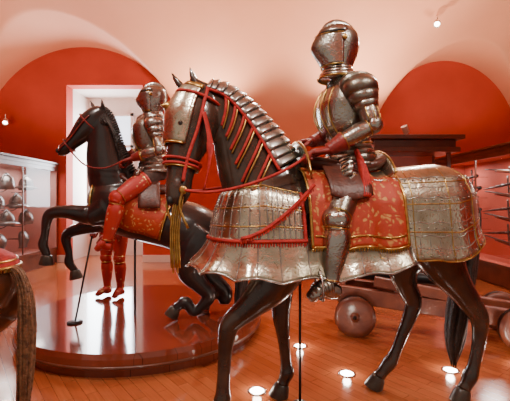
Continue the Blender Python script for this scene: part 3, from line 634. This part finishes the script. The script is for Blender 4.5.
bm=NB(); sweep(bm,[(N2(124,176),.13,.06),(N2(134,182),.18,.04),(N2(150,187),.2,.04),(N2(165,190),.2,.05),(N2(174,188),.15,.07)],UPV,18)
for sg in (1,-1): surf(bm,lambda i,j,sg=sg:N2(138+22*i,182+26*j,sg*(.19+.12*math.sin(j*pi/2))),6,8)
emit_obj('saddle',bm,SADL,H2,solid=.01)
bm=NB()
for i0 in (24,38): 
    g=[]
    for q in range(25):
        tt=math.radians(-35+250*q/24); c,a,b,S,N=tf2[i0]; g.append(c+S*(a+.028)*math.cos(tt)+N*(b+.028)*math.sin(tt))
    tube(bm,g,.01,6,2)
g=[]
for q in range(25):
    tt=2*pi*q/24; c,a,b,S,N=tf2[50]; g.append(c+S*(a+.012)*math.cos(tt)+N*(b+.012)*math.sin(tt))
tube(bm,g,.012,6,2); emit_obj('straps',bm,GOLD,H2)
bm=NB(); a=N2(92,236,.1); b=W(75,0,3.6); b.z=PT; tube(bm,[a,b+UPV*.002],.009,8,1); lathe(bm,V((b.x,b.y,PT+.001)),[(.07,0),(.07,.012),(.02,.02)]); 
a=N2(135,238); tube(bm,[a,V((a.x,a.y,PT+.002))],.012,8,1); emit_obj('support_rods',bm,IRON,H2)
J2=dict(pelvis=N2(155,172),waist=N2(154,155),chest=N2(152,132),neck=N2(151,116),head=N2(153,99),
 arms=[(N2(155,124,.19),N2(160,150,.27),N2(133,158,.2),(f2*.9-UPV*.3)),(N2(148,124,-.19),N2(146,150,-.25),N2(126,156,-.1),(f2*.9-UPV*.3))],
 legs=[(N2(153,175,.11),N2(118,198,.33),N2(107,241,.36),N2(96,250,.37)),(N2(153,175,-.11),N2(120,194,-.33),N2(108,235,-.36),N2(98,244,-.37))])
K2=knight('mounted_knight',J2,f2,l2,1.0,ARMOR2,HOSE,REDL)
b3=W(114,0,4.62); b3.z=PT; f3=V((-.35,-.93,0)).normalized(); l3=UPV.cross(f3)
Q=lambda u,v,z:b3+f3*u+l3*v+UPV*z
J3=dict(base=b3,pelvis=Q(0,0,.9),waist=Q(0,0,1.04),chest=Q(0,0,1.24),neck=Q(0,0,1.4),head=Q(.02,0,1.55),
 arms=[(Q(0,.19,1.33),Q(-.02,.25,1.06),Q(.1,.2,.86),V((0,0,-1))+f3*.4),(Q(0,-.19,1.33),Q(-.02,-.25,1.06),Q(.1,-.2,.86),V((0,0,-1))+f3*.4)],
 legs=[(Q(0,.1,.86),Q(.02,.1,.47),Q(0,.1,.10),Q(.15,.13,.03)),(Q(0,-.1,.86),Q(.02,-.1,.47),Q(0,-.1,.10),Q(.15,-.13,.03))])
knight('standing_armor',J3,f3,l3,.92,ARMOR2,HOSE,REDL)
# ------------------------------------------------------------------ pony at left edge
ps=.70
def PX(p):
    q=V(p)-O1; u=q.dot(f1); v=q.dot(l1); return V((-1.87-u*ps,1.92-v*ps,q.z*ps))
def Lp(u,v,z): return V((-1.87-u*ps,1.92-v*ps,z*ps))
H3=build_horse('pony_mannequin',trunk1,neck1,head1,legs1,None,ears1,f1,l1,HIDE3,HAIR3,xf=PX,extra=extra1)
bm=NB()
tk=[(W(8,266,1.92),.03),(W(18,272,1.92),.030),(W(25,295,1.92),.036),(W(27,330,1.92),.042),(W(26,370,1.92),.040),(W(24,410,1.92),.028),(W(22,440,1.92),.01)]
for q in range(34):
    an=q*2.4; rr=(q/34)**.5
    sweep(bm,[(k[0]+V((math.cos(an),math.sin(an),0))*rr*k[1]*.85+V((random.uniform(-.005,.005),0,-.05*random.random()*(i==6))),k[1]*.2) for i,k in enumerate(tk)],(1,0,0),8,4)
emit_obj('tail',bm,HAIR3,H3)
def cap3(s,h,o=0):
    r,z=lerpt([(0,.001,1.605),(.3,.18,1.585),(.6,.29,1.52),(1,.32,1.45)],h); return bardpt(.1,-.60,-1,s,r+o,r+o,z-.03*arcf(s)+.03*arcf(s)*h,Lp)
bm=NB(); surf(bm,lambda i,j:cap3(-1+2*i,j),40,12); emit_obj('red_caparison',bm,RED,H3,solid=.008)
bm=NB(); fringe(bm,[cap3(-1+2*i/50,1,.006) for i in range(51)],.022,.008); tube(bm,[cap3(-1+2*i/50,.7,.006) for i in range(51)],.006,6,1); emit_obj('caparison_fringe',bm,GOLD,H3,smooth=False)
# ------------------------------------------------------------------ gun carriage
gc=top('gun_carriage',(1.9,3.9,0)); bm=NB()
A0=V((.75,4.15,.42)); B0=V((2.9,3.55,.22))
dirc=(B0-A0); dirc.z=0; dirc.normalize(); sd=V((-dirc.y,dirc.x,0))
for s_ in (-.2,.2):
    beam(bm,A0+sd*s_,B0+sd*s_,.09,.16); beam(bm,A0+sd*s_+V((.5,-.14,.12))*1,A0.lerp(B0,.6)+sd*s_+V((0,0,.12)),.08,.1)
for q in (.08,.35,.62,.9): beam(bm,A0.lerp(B0,q)-sd*.24,A0.lerp(B0,q)+sd*.24,.1,.1)
emit_obj('beams',bm,WOODD,gc,smooth=False,bevel=.012)
bm=NB(); bi=NB()
for q in (.15,.8):
    for s_ in (-.3,.3):
        c=A0.lerp(B0,q)+sd*s_; R=.2; c.z=R
        n=28; lathe(bm,c-sd*.035,[(R-.05,0),(R,0),(R,.07),(R-.05,.07)],sd,n); lathe(bm,c-sd*.06,[(.045,0),(.05,.06),(.045,.12)],sd,16)
        for k in range(8):
            a=k*pi/4; v=dirc*math.cos(a)+UPV*math.sin(a); tube(bm,[c+v*.03,c+v*(R-.03)],.016,8,1)
        lathe(bi,c-sd*.03,[(R-.004,0),(R,0),(R,.06),(R-.004,.06)],sd,n)
    tube(bi,[A0.lerp(B0,q)*1-sd*.36-V((0,0,A0.lerp(B0,q).z-.2)),A0.lerp(B0,q)+sd*.36-V((0,0,A0.lerp(B0,q).z-.2))],.022,8,1)
emit_obj('wheels',bm,WOODD,gc,bevel=0); emit_obj('iron_fittings',bi,IRON,gc)
bm=NB(); c=A0.lerp(B0,.1)+V((0,0,.2)); lathe(bm,c,[(.03,-.08),(.05,-.05),(.02,-.03),(.085,0),(.09,.05),(.075,.06),(.07,.5),(.078,.52),(.06,.54),(.05,1.0),(.07,1.04),(.045,1.06)],(B0-A0).normalized()+V((0,0,.03)),24); emit_obj('bronze_barrel',bm,IRON,gc)
# ------------------------------------------------------------------ recessed floor lights
for x,y in ((.014,2.69),(.716,2.96),(1.553,3.02),(.417,3.52),(2.2,3.1)):
    p=V((x,y,0)); e=top('recessed_floor_light',p)
    bm=NB(); lathe(bm,p,[(.066,0),(.066,.006),(.052,.006),(.052,.002)],n=28); emit_obj('ring',bm,CHROME,e)
    bm=NB(); lathe(bm,p,[(.050,.001),(.050,.004)],n=28); emit_obj('lens',bm,LAMP,e,smooth=False)
    l=bpy.data.lights.new('floor_glow','POINT'); l.energy=2.4; l.shadow_soft_size=.03; l.color=(1,.87,.74); o=bpy.data.objects.new('floor_glow',l); bpy.context.collection.objects.link(o); o.parent=e; o.location=(0,0,.06)
# ------------------------------------------------------------------ lights
def spot(loc,tgt,energy,ang,blend=.6,size=.05,col=(1,.90,.80),name='real_or_added_spotlight'):
    loc=V(loc);tgt=V(tgt); d=(tgt-loc).normalized(); e=top(name,loc); bm=NB()
    lathe(bm,loc-d*.16,[(.03,0),(.05,.01),(.055,.13),(.058,.14),(.05,.14),(.045,.05)],d,18); tube(bm,[loc-d*.1,loc-d*.1+V((0,0,.15 if d.z<0 else -.15))],.01); emit_obj('housing',bm,WHITE,e)
    bm=NB(); lathe(bm,loc-d*.06,[(.042,0),(.042,.004)],d,16); emit_obj('bulb',bm,LAMP,e)
    l=bpy.data.lights.new('beam','SPOT'); l.energy=energy; l.spot_size=math.radians(ang); l.spot_blend=blend; l.shadow_soft_size=size; l.color=col
    o=bpy.data.objects.new('beam',l); bpy.context.collection.objects.link(o); o.parent=e; o.location=d*.02; o.rotation_euler=d.to_track_quat('-Z','Y').to_euler()
spot((-.6,.2,4.2),(.6,2.5,1.3),380,66)  # added key light on the knight, out of view; fixture invented too
spot((2.4,.4,4.2),(1.0,2.6,1.2),340,66)  # second added overhead key, unseen, aimed at the armored horse
spot((-2.4,1.8,4.6),(-1.1,3.9,1.2),330,66)  # unseen lamp added to light the rearing horse from above
spot((.9,5.6,4.75),(-.8,4.0,1.4),300,80)  # added lamp, raised out of view, lights the platform group from behind
spot((3.16,6.6,4.4),(1.2,3.0,1.2),340,80)
spot((-5.2,7.9,2.95),(-3.5,4.5,0),120,80)
U=(1,.78,.56)
for a,b,en in (((-.9,7.5,2.75),(-1.2,6.6,5),320),((2.0,7.5,2.75),(2.2,6.4,5),320),((-4.8,6.0,2.4),(-4.2,6.6,5),140),((4.2,6.0,2.45),(3.9,6.8,5),140),((2.5,6.4,2.62),(1.0,5.6,5.2),210)):
    spot(a,b,en,150,col=U,name='cornice_uplight')
l=bpy.data.lights.new('daylight','AREA'); l.shape='RECTANGLE'; l.size=1.1; l.size_y=2.2; l.energy=200; l.color=(.85,.93,1)
o=bpy.data.objects.new('window_daylight',l); bpy.context.collection.objects.link(o); o.location=(-3.56,y1-.1,2.3); o.rotation_euler=(math.radians(-90),0,0)
wd=bpy.data.worlds.new('hall_ambient'); bpy.context.scene.world=wd; wd.use_nodes=True; wd.node_tree.nodes['Background'].inputs[0].default_value=(1,.78,.64,1); wd.node_tree.nodes['Background'].inputs[1].default_value=.5
# ------------------------------------------------------------------ camera
cd=bpy.data.cameras.new('camera'); cd.sensor_width=36; cd.lens=36*F/510; co=bpy.data.objects.new('camera',cd); bpy.context.collection.objects.link(co)
co.location=(0,0,CH); co.rotation_euler=(pi/2,0,0); bpy.context.scene.camera=co
